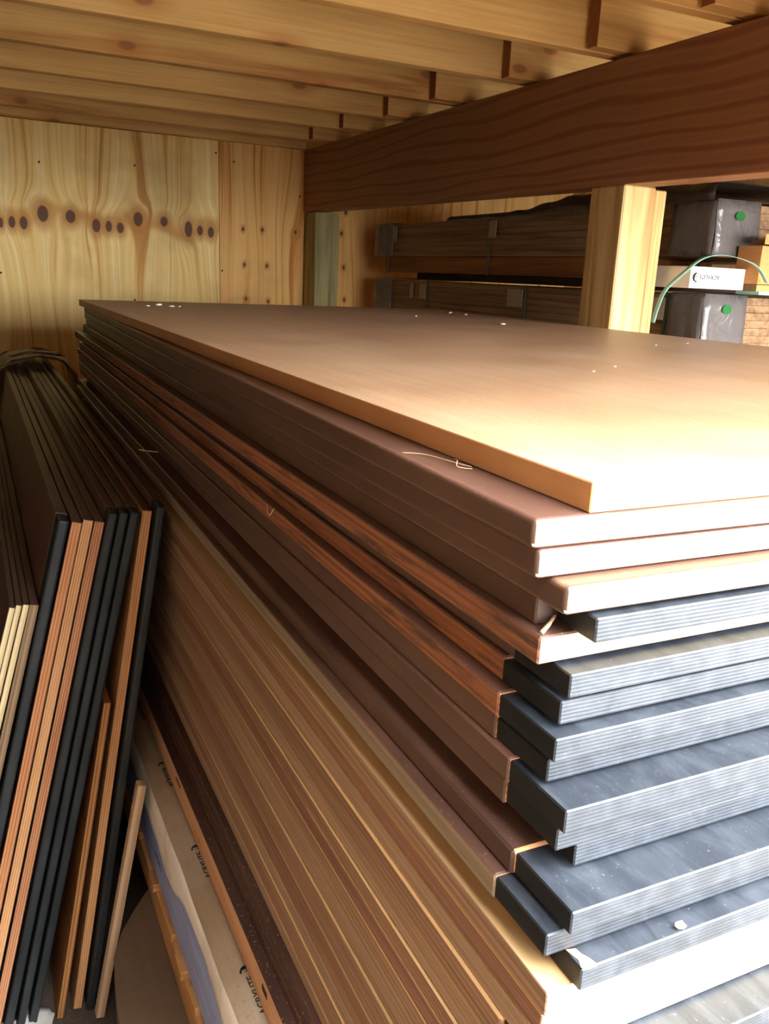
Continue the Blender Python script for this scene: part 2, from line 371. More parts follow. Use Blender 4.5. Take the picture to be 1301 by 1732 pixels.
def wall_sheet(x0, x1, tone, kn):
    nx, nz = max(2, int((x1-x0)/0.008)), int((CEIL+0.30-FLOOR)/0.008)
    xs = np.linspace(x0+0.0012, x1-0.0012, nx); zs = np.linspace(FLOOR+0.002, CEIL+0.298, nz)
    X, Z = np.meshgrid(xs, zs)
    U = X + 0.012*np.sin(Z*3.1+X*7) + 0.008*np.sin(Z*7.3+X*15+1) + 0.02*np.sin(X*23)*np.cos(Z*1.7)
    K = np.full_like(X, 9.0); A = np.zeros_like(X)
    for (kx, kz, a, b) in kn:
        dx, dz = X-kx, Z-kz
        e = np.exp(-((dx/(a*2.6))**2+(dz/(b*3.0))**2))
        U = U - dx*1.15*e + 0.5*a*e
        U = U + 0.010*np.exp(-((dx/(a*4))**2+((dz-b*2.0)/(b*1.6))**2))*np.sin(dx*70)
        K = np.minimum(K, np.sqrt((dx/a)**2+(dz/b)**2)*0.38)
    if len(kn) > 12:      # resinous band joining the knot whorls
        zc = 0.285+0.018*np.sin(X*16+0.6)+0.01*np.sin(X*37)
        B = np.exp(-((Z-zc)/0.035)**2)
        A = np.clip(np.exp(-((Z-zc-0.012)/0.042)**4)*(0.62+0.38*np.sin(X*15.3+Z*40+1.2)*np.cos(X*7+2)), 0, 1)
        U = U + 0.035*np.exp(-((Z-zc-0.05)/0.05)**2)*np.sin(X*19+Z*6)
    vs = np.stack([X, np.full_like(X, WALL_Y), Z], -1).reshape(-1, 3)
    fs = [(i*nx+j, i*nx+j+1, (i+1)*nx+j+1, (i+1)*nx+j) for i in range(nz-1) for j in range(nx-1)]
    n0 = len(vs)
    c4 = [(xs[0], zs[0]), (xs[-1], zs[0]), (xs[-1], zs[-1]), (xs[0], zs[-1])]
    o = mesh('plywood_sheet', list(vs)+[(x, WALL_Y+0.012, z) for x, z in c4], fs, M['wall_ply'], wb)
    me = o.data
    ext = lambda q_, d: np.concatenate([q_.reshape(-1), np.full(4, d)]).astype(np.float32)
    for nm, F_, d in (('grain_u', U, 0), ('knot', np.minimum(K, 1.0), 1), ('tone', np.full_like(X, tone), tone), ('amber', A, 0)):
        at = me.attributes.new(nm, 'FLOAT', 'POINT'); at.data.foreach_set('value', ext(F_, d))
    bm = bmesh.new(); bm.from_mesh(me); bm.verts.ensure_lookup_table()
    fr = [bm.verts[0], bm.verts[nx-1], bm.verts[nx*nz-1], bm.verts[nx*(nz-1)]]; bk = [bm.verts[n0+i] for i in range(4)]
    for i in range(4):
        bm.faces.new((fr[i], bk[i], bk[(i+1) % 4], fr[(i+1) % 4]))
    bm.to_mesh(me); bm.free()
    return o
wall_sheet(-0.75, -0.392, 0.1, [])
wall_sheet(-0.392, 0.828, 0.0, big)
wall_sheet(0.828, 2.048, 0.55, [(x, z, 0.007, 0.011) for x, z in small])
wall_sheet(2.048, 2.94, 0.3, [])
for x, z in nails:
    box('nail_head', -0.004, 0.004, -0.0015, 0.001, -0.004, 0.004, M['ink'], 0.001, wb, (x, WALL_Y, z))

side_ply = wood('side_wall_ply', [(0.3, srgb(170,125,75)), (0.55, srgb(212,170,112)), (0.8, srgb(232,200,146))], 'Z', 0.8, 9, 100, 0.7)
bounce_cut_boards = wood('bounce_cut_dark_boards', [(0.3, srgb(66,50,38)), (0.7, srgb(104,82,62))], 'Z', 0.8, 9, 100, 0.75)  # unseen left wall, made dark and set close to cut bounced light
struct(box('wall_left', -0.80, -0.75, FRONT_Y-0.1, WALL_Y, FLOOR, CEIL+0.30, bounce_cut_boards))
struct(box('wall_right', 2.90, 2.95, FRONT_Y-0.1, WALL_Y, FLOOR, CEIL+0.30, side_ply))
wf = struct(box('wall_front', -0.75, OPEN_X0, FRONT_Y-0.1, FRONT_Y, FLOOR, CEIL+0.30, side_ply))
box('header', OPEN_X0, OPEN_X1, FRONT_Y-0.1, FRONT_Y, OPEN_TOP, CEIL+0.30, M['joist'], 0, wf)
box('jamb_panel', OPEN_X1, 2.90, FRONT_Y-0.1, FRONT_Y, FLOOR, CEIL+0.30, side_ply, 0, wf)

# unseen dark walls added outside to block sky light from the left
blocker_boards = wood('sky_blocker_boards', [(0.3, srgb(58,46,38)), (0.7, srgb(92,76,62))], 'Z', 0.8, 10, 90, 0.8)
struct(box('wall_sky_blocker', -1.0, -0.80, -2.6, FRONT_Y-0.1, FLOOR-0.02, 2.4, blocker_boards))
struct(box('wall_sky_blocker', -0.80, 0.20, -2.6, -2.4, FLOOR-0.02, 2.4, blocker_boards))

# ceiling: deck on joists that lap over the beam
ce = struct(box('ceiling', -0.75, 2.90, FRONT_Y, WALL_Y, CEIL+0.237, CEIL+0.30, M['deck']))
TH, JH = 0.038, 0.235
left_j = box_mesh('joist', 0, 1.40+0.75, 0, TH, 0, JH, [M['joist'], M['joist_end'], M['joist']], 0.0015)
right_j = box_mesh('joist', 0, 2.89-1.158, 0, TH, 0, JH, [M['joist'], M['joist_end'], M['joist']], 0.0015)
for i, y in enumerate([0.02, 0.37, 0.775, 1.18, 1.58, 1.99, 2.395, 2.78, 3.15, 3.52]):
    o = bpy.data.objects.new('joist', left_j); link(o, ce); o.location = (-0.75, y, CEIL+random.uniform(-.001,.001)); o.rotation_euler = (0, 0, random.uniform(-.004,.001))
    o = bpy.data.objects.new('joist', right_j); link(o, ce); o.location = (1.158+random.uniform(-.02,.02), y-TH-0.012, CEIL); o.rotation_euler = (0, 0, random.uniform(-.002,.002))
box('rim_joist', -0.74, 1.25, 0, TH, 0, JH, M['joist'], 0.001, ce, (0, WALL_Y-TH, CEIL))

# ================================================================== TIMBER FRAME
bm_v = [(0,0,0),(0.09,0,0),(0.09,4.45,0),(0,4.45,0)]
Y0 = FRONT_Y+0.02; Y1 = WALL_Y
zb0, zb1, zt0, zt1 = 0.3425, 0.400, 0.668, 0.684
bt = empty('support_beam', (1.255, Y0, zb0))
L_ = Y1-Y0
beam = mesh('beam_timber', [(0,0,0),(0.09,0,0),(0.09,L_,zb1-zb0),(0,L_,zb1-zb0),(0,0,zt0-zb0),(0.09,0,zt0-zb0),(0.09,L_,zt1-zb0),(0,L_,zt1-zb0)],
     [(0,3,2,1),(4,5,6,7),(0,1,5,4),(2,3,7,6),(0,4,7,3),(1,2,6,5)], M['beam'], bt)
tag(bt, 'deep red-brown timber beam under the ceiling joists, carried on two posts', 'beam')
bv = beam.modifiers.new('bevel', 'BEVEL'); bv.width = 0.003; bv.segments = 2

pt = empty('timber_post', (1.255, 1.476, FLOOR))
zt = 0.366-FLOOR
box('post_timber', 0, 0.108, 0, 0.138, 0, zt, M['post'], 0.004, pt)
box('side_plank', 0.109, 0.147, 0.002, 0.136, 0, zt-0.006, M['post'], 0.003, pt)
tag(pt, 'square sawn pale post under the beam, rising behind the stacked panels beside the wrapped bundles', 'post')
pb = empty('timber_post', (1.257, 3.682, FLOOR))
box('post_timber', 0, 0.124, 0, 0.150, 0, 0.394-FLOOR, M['post_green'], 0.003, pb)
tag(pb, 'greenish treated post against the plywood back wall under the beam end', 'post')

# ================================================================== THE BIG STACK
T, PITCH_Z = 0.0184, 0.0187
W_, LEN = 1.22, 2.44
def board(name, label, x, y, ztop, mats, yaw=0.0095, bevel=0.0012, seg=1, cat='panel', tongue=None, t=T, w_=W_, l_=LEN, group=None, inset=0.002):
    o = empty(name, (x, y, ztop-t), (0, 0, -yaw)) if tongue else None
    if tongue:
        yf, tx = tongue           # where the painted end starts (front) and its left side
        box('panel_body', 0, w_, 0, l_, 0, t, mats, bevel, o, seg=seg)
        te = box('painted_end', tx-x+0.0, w_-0.004, yf-y, 0.001, 0.0006, t-inset, [M['black_face'], M['black_shaded_side'], M['black_end']], 0.001, o)
        te['label'] = 'black painted tongue end'
    else:
        o = box(name, 0, w_, 0, l_, 0, t, mats, bevel, None, (x, y, ztop-t), (0, 0, -yaw), seg)
    return tag(o, label, cat, group)

tan = [M['tan_film'], M['tan_edge'], M['pale_core']]
brn = [M['brown_film'], M['brown_edge'], M['pale_core']]
brn2 = [M['brown_film'], M['brown_edge'], M['orange_clean']]
org = [M['brown_film'], M['orange_edge'], M['pale_core']]
org2 = [M['brown_film'], M['orange_edge'], M['orange_clean']]
z = lambda i: -PITCH_Z*(i-1)
board('tan_board', 'tan film-faced panel lying topmost on the big stack', 0, 0, 0.0, tan, 0.0025, 0.0008)
board('film_faced_panel', 'dark brown film-faced panel with rounded edges directly under the tan top panel', -0.0383, 0.0, z(2), brn, 0.024, 0.0035, 3)
board('film_faced_panel', 'dark brown rounded-edge panel, third from the top of the big stack', -0.0337, 0.0, z(3), brn, 0.022, 0.0035, 3)
board('film_faced_panel', 'dark brown rounded-edge panel, fourth from the top of the big stack', -0.0221, -0.0144, z(4), brn, 0.018, 0.0035, 3)
board('film_faced_panel', 'dark brown panel with black tongue end, fifth from the top of the big stack', -0.0175, 0.0182, z(5), [M['brown_film'], M['brown_edge'], M['brown_edge']], 0.014, tongue=(-0.0184, -0.0008))  # body's end face coloured brown to stand in for its shade
board('rough_edged_panel', 'stained rough orange-edged panel with white front end, between two black ends', -0.0250, 0.0022, z(6), org, 0.006)
board('film_faced_panel', 'set-back panel with black tongue end right under the white-ended rough panel', -0.0085, 0.046, z(7), brn2, tongue=(-0.0121, -0.0099))
board('rough_edged_panel', 'orange-edged panel with black tongue end, higher of the two in the big stack', -0.0120, 0.0537, z(8), org2, 0.008, tongue=(-0.0091, -0.0125))
board('rough_edged_panel', 'orange-edged panel with black tongue end, lower of the two in the big stack', -0.0225, 0.0425, z(9), org2, 0.009, tongue=(-0.0182, -0.0210))
board('film_faced_panel', 'brown-edged panel with black tongue end just under the orange-edged panels', -0.0204, 0.0465, z(10), brn2, tongue=(-0.0103, -0.0184))
board('film_faced_panel', 'brown-edged panel with scuffed black tongue end, eleventh from the top of the big stack', -0.0236, 0.0234, z(11), brn2, tongue=(-0.0356, -0.0221))
board('film_faced_panel', 'brown-edged panel with black tongue end, twelfth from the top of the big stack', -0.0222, 0.0274, z(12), brn2, tongue=(-0.0269, -0.0195))
board('film_faced_panel', 'set-back panel with black tongue end above the widest scuffed black end', -0.0020, 0.033, z(13), brn2, tongue=(-0.0236, -0.0009))
board('film_faced_panel', 'wide brown panel with the most protruding scuffed black tongue end', -0.0275, 0.0046, z(14), brn2, tongue=(-0.0537, -0.0246), bevel=0.002)
board('grey_edged_panel', 'weathered grey-edged panel with black tongue end under the brown panels', -0.0362, 0.0098, z(15), [M['brown_film'], M['grey_edge'], M['orange_clean']], tongue=(-0.0458, -0.0349))
board('grey_edged_panel', 'set-back panel with chipped black tongue end resting on the pale plywood', -0.0170, -0.003, z(16), [M['brown_film'], M['grey_edge'], M['orange_clean']], tongue=(-0.0601, -0.0179))
tv = [(0.0008,0.0168),(0.0071,0.0151),(0.0078,0.010),(0.0100,0.006),(0.0116,-0.0002),(0.0040,-0.0002),(0.0009,0.002),(0.0030,0.007)]
tb = [o for o in bpy.data.objects if o.name.startswith('grey_edged_panel')][-1]
mesh('torn_veneer', [(x-0.0009, y-0.0601+0.003, T-0.0016) for x, y in tv]+[(x-0.0009, y-0.0601+0.003, T-0.0030) for x, y in tv], [tuple(range(8))[::-1], tuple(range(8, 16))]+[(i, (i+1) % 8, 8+(i+1) % 8, 8+i) for i in range(8)], M['ply_face'], tb)
# pale plywood sheets
ZP = z(17)
NP = 19; pz = (0.661+ZP)/NP
ords = 'topmost second third fourth fifth sixth seventh eighth ninth tenth eleventh twelfth thirteenth fourteenth fifteenth sixteenth seventeenth eighteenth lowest'.split()
for i in range(NP):
    x = -0.0365 + random.uniform(-0.0014, 0.0012)
    y = -0.0532 + (random.uniform(-0.006, 0.008) if i else 0)
    if i == 1: y = -0.050
    if i == 4: y = -0.075
    if i == 3:
        board('plywood_sheet', 'plywood sheet with protruding black end, fourth down in the pale plywood pile', x, -0.012, ZP-i*pz, [M['ply_face'], M['ply_edges'][1], M['orange_clean']], 0.0085, t=pz-0.0003, cat='plywood', tongue=(-0.0752, x+0.004))
        continue
    e = M['ply_edges'][[0,3,2,1,0,2,1,3,0,2,2,1,0,3,1,2,0,1,2][i]]
    board('plywood_sheet', 'pale raw plywood sheet, %s of the pale plywood pile under the black-ended panels' % ords[i], x, y, ZP-i*pz,
          [M['ply_face'], e, M['pale_core']], 0.0085+random.uniform(-.0008,.0008), 0.0008, t=pz-random.choice([0.0006, 0.0014, 0.0022, 0.0030]), cat='plywood')
# dark and tan panels under the plywood
for i in range(3):
    board('dark_panel', 'dusty dark brown panel, %s of three dark ones between pale plywood and tan-edged boards' % ('upper', 'middle', 'lower')[i], -0.041-0.001*i, 0.02+0.01*i, -0.6613-i*0.0152,
          [M['dark_dusty'], M['dark_dusty'], M['dark_dusty']], 0.004, t=0.015)
for i in range(2):
    o = board('tan_edged_board', ('tan-edged thick board with ink marks, under the dusty dark panels' if i == 0 else 'tan-edged thick board lying on the white paper-wrapped sheets'), -0.057+0.003*i, 0.05, -0.7072-i*0.0290,
          [M['dark_dusty'], M['tan_ply'], M['tan_ply']], 0.003, t=0.0288, cat='board')
    if i == 0:
        for (yy, ll) in ((0.22, 0.035), (0.27, 0.02), (0.36, 0.018), (0.82, 0.03)):
            box('ink_mark', -0.0006, 0.0002, yy, yy+ll, 0.008+random.uniform(0, .006), 0.012+random.uniform(0, .006), M['ink'], 0, o)
    else:
        for kx in range(4):
            box('ink_mark', -0.0006, 0.0002, 0.70+kx*0.012, 0.705+kx*0.012, 0.006, 0.020, M['yellow_ink'], 0, o)

# paper-wrapped acrylic sheets
AX0, AXL, AZT, AZB = -0.083, 1.20, -0.7675, -0.955
ap = empty('acrylic_sheet_pack', (AX0, 0.12, AZB))
tag(ap, 'white paper-wrapped pack of blue-filmed acrylic sheets on a pallet, printed ACRYLITE', 'acrylic sheets')
nb = 8; bt_ = (AZT-0.004-AZB)/nb
for i in range(nb):
    box('acrylic_sheet', (0.0015+0.001*random.random()) if i < nb-2 else 0.02, AXL, 0.0, 2.44, i*bt_, (i+1)*bt_-0.0003, M['blue_film'], 0.0006, ap)
lowe = [(0.12,-0.87),(0.45,-0.86),(0.5085,-0.8466),(0.5344,-0.8304),(0.5868,-0.8205),(0.6586,-0.8286),(0.7146,-0.8317),(0.8038,-0.8634),(0.8592,-0.875),(0.95,-0.862),(1.071,-0.8477),(1.6,-0.86),(2.56,-0.86)]
rows = []
ny = 90
for j in range(ny+1):
    y = 0.12+2.44*j/ny
    if True:
        for q in range(len(lowe)-1):
            if lowe[q][0] <= y <= lowe[q+1][0]:
                f = (y-lowe[q][0])/(lowe[q+1][0]-lowe[q][0]); f = f*f*(3-2*f); zl = lowe[q][1]*(1-f)+lowe[q+1][1]*f; break
    zt_ = AZT-AZB-0.002
    row = []
    for x in np.linspace(1.19, 0.03, 10): row.append((x, y-0.12, zt_))
    dip = 0.004*math.sin(y*19)+0.003*math.sin(y*43+1)
    row += [(0.018, y-0.12, zt_-0.002), (0.008, y-0.12, zt_-0.006+dip*0.3), (0.001, y-0.12, zt_-0.014+dip*0.5), (-0.002, y-0.12, zt_-0.024+dip*.5)]
    for f in (0.33, 0.66, 1.0):
        row.append((-0.0018-0.0008*f*(1+math.sin(y*26)), y-0.12, (zt_-0.024)*(1-f)+(zl+0.008-AZB)*f))
    rows.append(row)
wr = sheet('paper_wrap', rows, M['wrap_paper'], 0.0008, ap)
wr.data.materials.append(M['wrap_dusty_shaded'])
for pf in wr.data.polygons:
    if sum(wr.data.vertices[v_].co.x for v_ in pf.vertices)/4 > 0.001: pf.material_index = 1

def text_mesh(name, s, size, mat, parent):
    cu = bpy.data.curves.new(name, 'FONT'); cu.body = s; cu.size = size; cu.extrude = 0.0002; cu.resolution_u = 3
    ob = bpy.data.objects.new(name, cu); COL.objects.link(ob)
    dg = bpy.context.evaluated_depsgraph_get(); me = bpy.data.meshes.new_from_object(ob.evaluated_get(dg))
    bpy.data.objects.remove(ob); me.materials.clear(); me.materials.append(mat)
    wd = max(v_.co.x for v_ in me.vertices)
    return link(bpy.data.objects.new(name, me), parent), wd
def swirl(name, size, mat, parent):
    """open crescent with two small curls inside"""
    vs, fs = [], []
    def arc(cx, cy, r, a0, a1, wmax, n=14):
        b0 = len(vs)
        for i in range(n+1):
            f = i/n; a = math.radians(a0+(a1-a0)*f); wd = wmax*(0.25+0.75*math.sin(math.pi*min(1, f*1.25))) if f < .8 else wmax*(1-f)*3.5+0.02*size
            for rr in (r-wd/2, r+wd/2): vs.append((cx+rr*math.cos(a), cy+rr*math.sin(a), 0.0003))
        for i in range(n): fs.append((b0+2*i, b0+2*i+1, b0+2*i+3, b0+2*i+2))
    arc(0, 0, 0.5*size, -85, 105, 0.40*size)
    arc(-0.10*size, 0.02*size, 0.20*size, -90, 70, 0.10*size)
    arc(-0.12*size, -0.30*size, 0.10*size, -60, 120, 0.08*size)
    return mesh(name, vs, fs, mat, parent)
def logo(parent, origin, ux, uy, size):
    """word followed by the crescent; ux = reading direction, uy = letter tops"""
    ux, uy = Vector(ux), Vector(uy); n = ux.cross(uy)
    R = Matrix((ux, uy, n)).transposed().to_4x4()
    t_, wd = text_mesh('printed_word', 'ACRYLITE', size, M['ink'], parent)
    sw = swirl('printed_crescent', size*1.05, M['ink'], parent)
    def put(o, off): mm = R.copy(); mm.translation = Vector(origin)+ux*off[0]+uy*off[1]+n*0.0008; o.matrix_local = mm
    put(t_, (-wd-size*0.40, 0)); put(sw, (size*0.15, size*0.45))
ztop = AZT-AZB-0.002
for yy in (0.50, 0.765, 1.02, 1.27):
    logo(wr, (0.0365, yy-0.12, ztop), (0, 1, 0), (-1, 0, 0), 0.0145)
logo(wr, (-0.0042, 0.885-0.12, 0.072), (0, -1, 0), (0, 0, 1), 0.010)

# pallet
pa = empty('pallet', (-0.086, 0.15, -1.03)); tag(pa, 'rough pine pallet under the paper-wrapped acrylic sheets', 'pallet')
for x in (0.0, 0.56, 1.15):
    box('stringer', x, x+0.04, 0, 2.3, 0.0, 0.0585, M['pallet'], 0.002, pa)
for j, y in enumerate([0.02, 0.17, 0.30, 0.42, 0.5, 0.575, 0.66, 0.79, 0.95, 1.15, 1.35, 1.55, 1.8, 2.1]):
    box('deck_board', -0.002-0.004*(j % 2), 1.19, y, y+0.075 if j > 8 else y+0.045, 0.059, 0.0745, M['pallet'], 0.0015, pa)
# brown carton under the pallet
pts = [(-0.187,0.45),(-0.186,0.60),(-0.1845,0.74),(-0.1815,0.80),(-0.172,0.88),(-0.150,0.935),(-0.118,0.985),(-0.085,1.03),(-0.03,1.10),(0.5,1.12),(1.1,1.12),(1.1,0.45)]
hh = 0.1995
cv = [(x+0.187, y-0.45, 0) for x, y in pts]+[(x+0.187, y-0.45, hh) for x, y in pts]; n_ = len(pts)
cf = [tuple(range(n_))[::-1], tuple(range(n_, 2*n_))]+[(i, (i+1) % n_, n_+(i+1) % n_, n_+i) for i in range(n_)]
ct = mesh('floor_carton', cv, cf, M['carton']); ct.location = (-0.187, 0.45, FLOOR)
tag(ct, 'low brown carton with curved edge on the floor under the pallet', 'carton')
box('floor_bearer', 0, 1.25, 0, 0.14, 0, hh, M['runner_wood'], 0.003, None, (-0.07, 2.2, FLOOR))
tag(bpy.data.objects['floor_bearer'], 'dark timber bearer on the floor under the back of the pallet', 'timber')

# ================================================================== LEANING PANELS
def lean(name, label, xl, zl, ang, t, y, mats, black=None, l_=2.40, yaw=0.008, cat='panel', group=None, bevel=0.001):
    a = math.radians(ang)
    h = (zl-FLOOR-t*math.sin(a))/math.cos(a)
    xr = xl+t*math.cos(a)-h*math.sin(a)
    loc, rot = (xr, y, FLOOR), (0, a, -yaw)
    if black:
        o = empty(name, loc, rot)
        box('panel_body', -t, 0, black, l_, 0, h, [mats[0], mats[1], mats[0]], bevel, o)
        te = box('painted_end', -t+0.0008, -0.0008, 0, black+0.001, 0.001, h-0.0012, M['black_lean'], 0.0035, o, seg=2)
        te['label'] = 'black painted end'
    else:
        o = box(name, -t, 0, 0, l_, 0, h, mats, bevel, None, loc, rot)
    return tag(o, label, cat, group)
k = NT('black_paint_lean'); b = k.noise(k.coords((30,30,8)), 1, 4)
k.col(k.mix(k.ramp(b, [(0.4,(0,0,0,1)),(0.75,(1,1,1,1))]), (0.010,0.013,0.014,1), (0.024,0.028,0.030,1))); M['black_lean'] = k.set(0.5, 0.3)
def lean_mats(end): return [M['brown_edge'], M['brown_film'], end]
def end_edge(name, a, b, c, layers, t):
    """front end of an upright panel: veneers stacked across the thickness"""
    k = NT(name); tc = k.new('ShaderNodeTexCoord'); sp = k.new('ShaderNodeSeparateXYZ'); k.link(tc.outputs['Object'], sp.inputs[0])
    s = k.math('MULTIPLY_ADD', k.math('SINE', k.math('MULTIPLY', sp.outputs['X'], 2*math.pi*layers/t)), 0.5, 0.5)
    g = k.noise(k.coords((300, 3, 5)), 1, 4, 0.65); p_ = k.noise(k.coords((40, 3, 3)), 1, 3)
    v = k.math('ADD', k.math('MULTIPLY', s, 0.35), k.math('ADD', k.math('MULTIPLY', g, 0.4), k.math('MULTIPLY', p_, 0.4)))
    k.col(k.ramp(v, [(0.28, srgb(*c)), (0.55, srgb(*b)), (0.85, srgb(*a))])); k.bump(v, 0.3, 0.001)
    return k.set(0.7, 0.25)
E1 = end_edge('lean_end_orange', (194,139,95), (172,114,72), (134,80,50), 3, 0.0155)
E2 = end_edge('lean_end_ply', (205,160,112), (184,133,88), (142,91,57), 4, 0.0155)
E3 = end_edge('lean_end_red', (190,139,99), (165,110,74), (114,67,46), 4, 0.0155)
E4 = end_edge('lean_end_pale', (214,196,154), (200,180,134), (176,152,108), 1, 0.009)
E5 = end_edge('lean_end_grey', (150,126,96), (126,102,76), (96,76,56), 2, 0.0155)
E6 = end_edge('lean_end_knotty', (176,128,78), (150,102,58), (84,54,32), 2, 0.012)
E7 = end_edge('lean_end_strip', (206,178,146), (184,154,122), (150,120,92), 1, 0.015)
sh = -0.004
for i, (xl, yo) in enumerate(((-0.2836,0.0), (-0.2735,0.004), (-0.2634,0.0))):
    lean('pale_board', 'thin pale yellow leaning board, %s of three beside the leaning panels' % ('outermost', 'middle', 'innermost')[i], xl+sh, -0.4165+0.0012*i, 15.6-0.2*i, 0.0088, 0.995+yo, [M['brown_edge'], M['brown_film'], E4], cat='board', l_=1.95)
lean('grey_board', 'grey-brown ended leaning board between the pale boards and a black-ended panel', -0.2535+sh, -0.4175, 14.6, 0.0135, 1.0, lean_mats(E5), cat='board', l_=1.95)
lean('leaning_panel', 'black-ended leaning panel with a large brown face beside the grey-brown board', -0.2042+sh, -0.2798, 13.9, 0.0180, 0.995, lean_mats(E1), 0.045)
lean('leaning_panel', 'plain orange-ended leaning panel next to the black end with the brown face', -0.1836+sh, -0.2865, 13.7, 0.0160, 1.0, lean_mats(E1))
lean('leaning_panel', 'striped pale-orange leaning ply panel, middle of the three orange ends', -0.1660+sh, -0.2842, 13.5, 0.0160, 1.0, lean_mats(E2))
lean('leaning_panel', 'reddish striped leaning ply panel beside three black ends', -0.1490+sh, -0.2885, 13.3, 0.0155, 1.0, lean_mats(E3))
for i, (xl, an) in enumerate(((-0.1285, 13.1), (-0.1115, 12.9), (-0.0945, 12.7))):
    lean('leaning_panel', 'black-ended leaning panel, %s' % ('touching the reddish striped ply end', 'middle of three side by side', 'beside the knotty short strip')[i], xl+sh, -0.2722-0.001*i, an, 0.0160, 0.99, lean_mats(E1), 0.04)
lean('knotty_strip', 'short knotty wooden strip standing between leaning black and orange ends', -0.1495+sh, -0.607, 10.0, 0.0115, 0.99, [M['runner_wood'], M['runner_wood'], E6], cat='strip', l_=1.2)
lean('leaning_panel', 'orange-ended leaning panel with tan face standing apart beside a black rounded end', -0.0732+sh, -0.2768, 9.35, 0.0150, 1.0, [M['brown_edge'], M['tan_edge'], E2], l_=2.35)
lean('leaning_panel', 'black rounded-end panel leaning directly on the big stack', -0.0532+sh, -0.2662, 9.25, 0.0155, 0.985, lean_mats(E1), 0.05)
lean('pale_strip', 'narrow short pinkish-pale strip standing against the black rounded panel', -0.1040+sh, -0.7614, 11.0, 0.0150, 0.962, [E7, E7, E7], cat='strip', l_=0.02)

# plastic sheet thrown over the back of the leaning panels
rows = []
prof = [(-0.275,-0.46),(-0.255,-0.40),(-0.235,-0.35),(-0.205,-0.275),(-0.16,-0.25),(-0.115,-0.243),(-0.067,-0.234),(-0.02,-0.238),(0.031,-0.25),(0.062,-0.30),(0.075,-0.36),(0.08,-0.44)]
for i in range(26):
    y = 3.02+0.38*i/25
    row = []
    for q, (x, z_) in enumerate(prof):
        row.append((x+0.007*math.sin(q*2.1+y*23)-0.01, y+0.02*math.sin(q*1.7+i), z_+0.006*math.sin(q*1.3+y*31)+0.004*math.sin(i*1.9+q)))
    rows.append(row)
pg = sheet('plastic_sheet', rows, M['plastic_dusty'], 0.0006)
tag(pg, 'crumpled dusty plastic sheet draped over the far ends of the leaning panels', 'plastic sheet')
rows = []
for i in range(14):
    rows.append([(-0.42+0.15*j/11+0.004*math.sin(i*2+j), 0.86+0.16*i/13, FLOOR+0.010+0.007*math.sin(i*1.4+j*1.1)*math.cos(j*2.3+i)) for j in range(12)])
cp = sheet('plastic_scrap', rows, M['white_box'], 0.0008)
tag(cp, 'crumpled white plastic scrap on the floor below the leaning panels', 'plastic scrap')

# ================================================================== WRAPPED BUNDLES BEHIND THE BEAM
BX, BF, BB = 1.55, 1.435, 3.60
def bundle(label, z0, layers, th, runner):
    o = empty('lumber_bundle', (BX, BF, z0))
    L2 = BB-BF
    zc = 0
    if runner:
        box('runner_board', 0.006, 0.36, 0.34, L2-0.10, 0, runner, M['runner_wood'], 0.003, o); zc = runner+0.001
    if runner: box('spacer', 0.10, 0.58, 0.42, L2-0.25, -0.0295, -0.0005, M['deck'], 0.002, o)
    for i in range(layers):
        box('plank', random.uniform(0, .006), 0.60, random.uniform(0, .012), L2-random.uniform(0, .012), zc+i*th, zc+(i+1)*th-0.0004, M['bundle_wood'], 0.0008, o)
    H = zc+layers*th
    return tag(o, label, 'lumber bundle', 'wrapped lumber bundles behind the beam'), H, L2
b1, H1, L1 = bundle('plastic-wrapped lumber bundle lying under the white box', -0.12, 10, 0.0215, 0)
b2, H2, L2 = bundle('taller plastic-wrapped lumber bundle raised on an orange-brown runner board', 0.132, 7, 0.0205, 0.068)
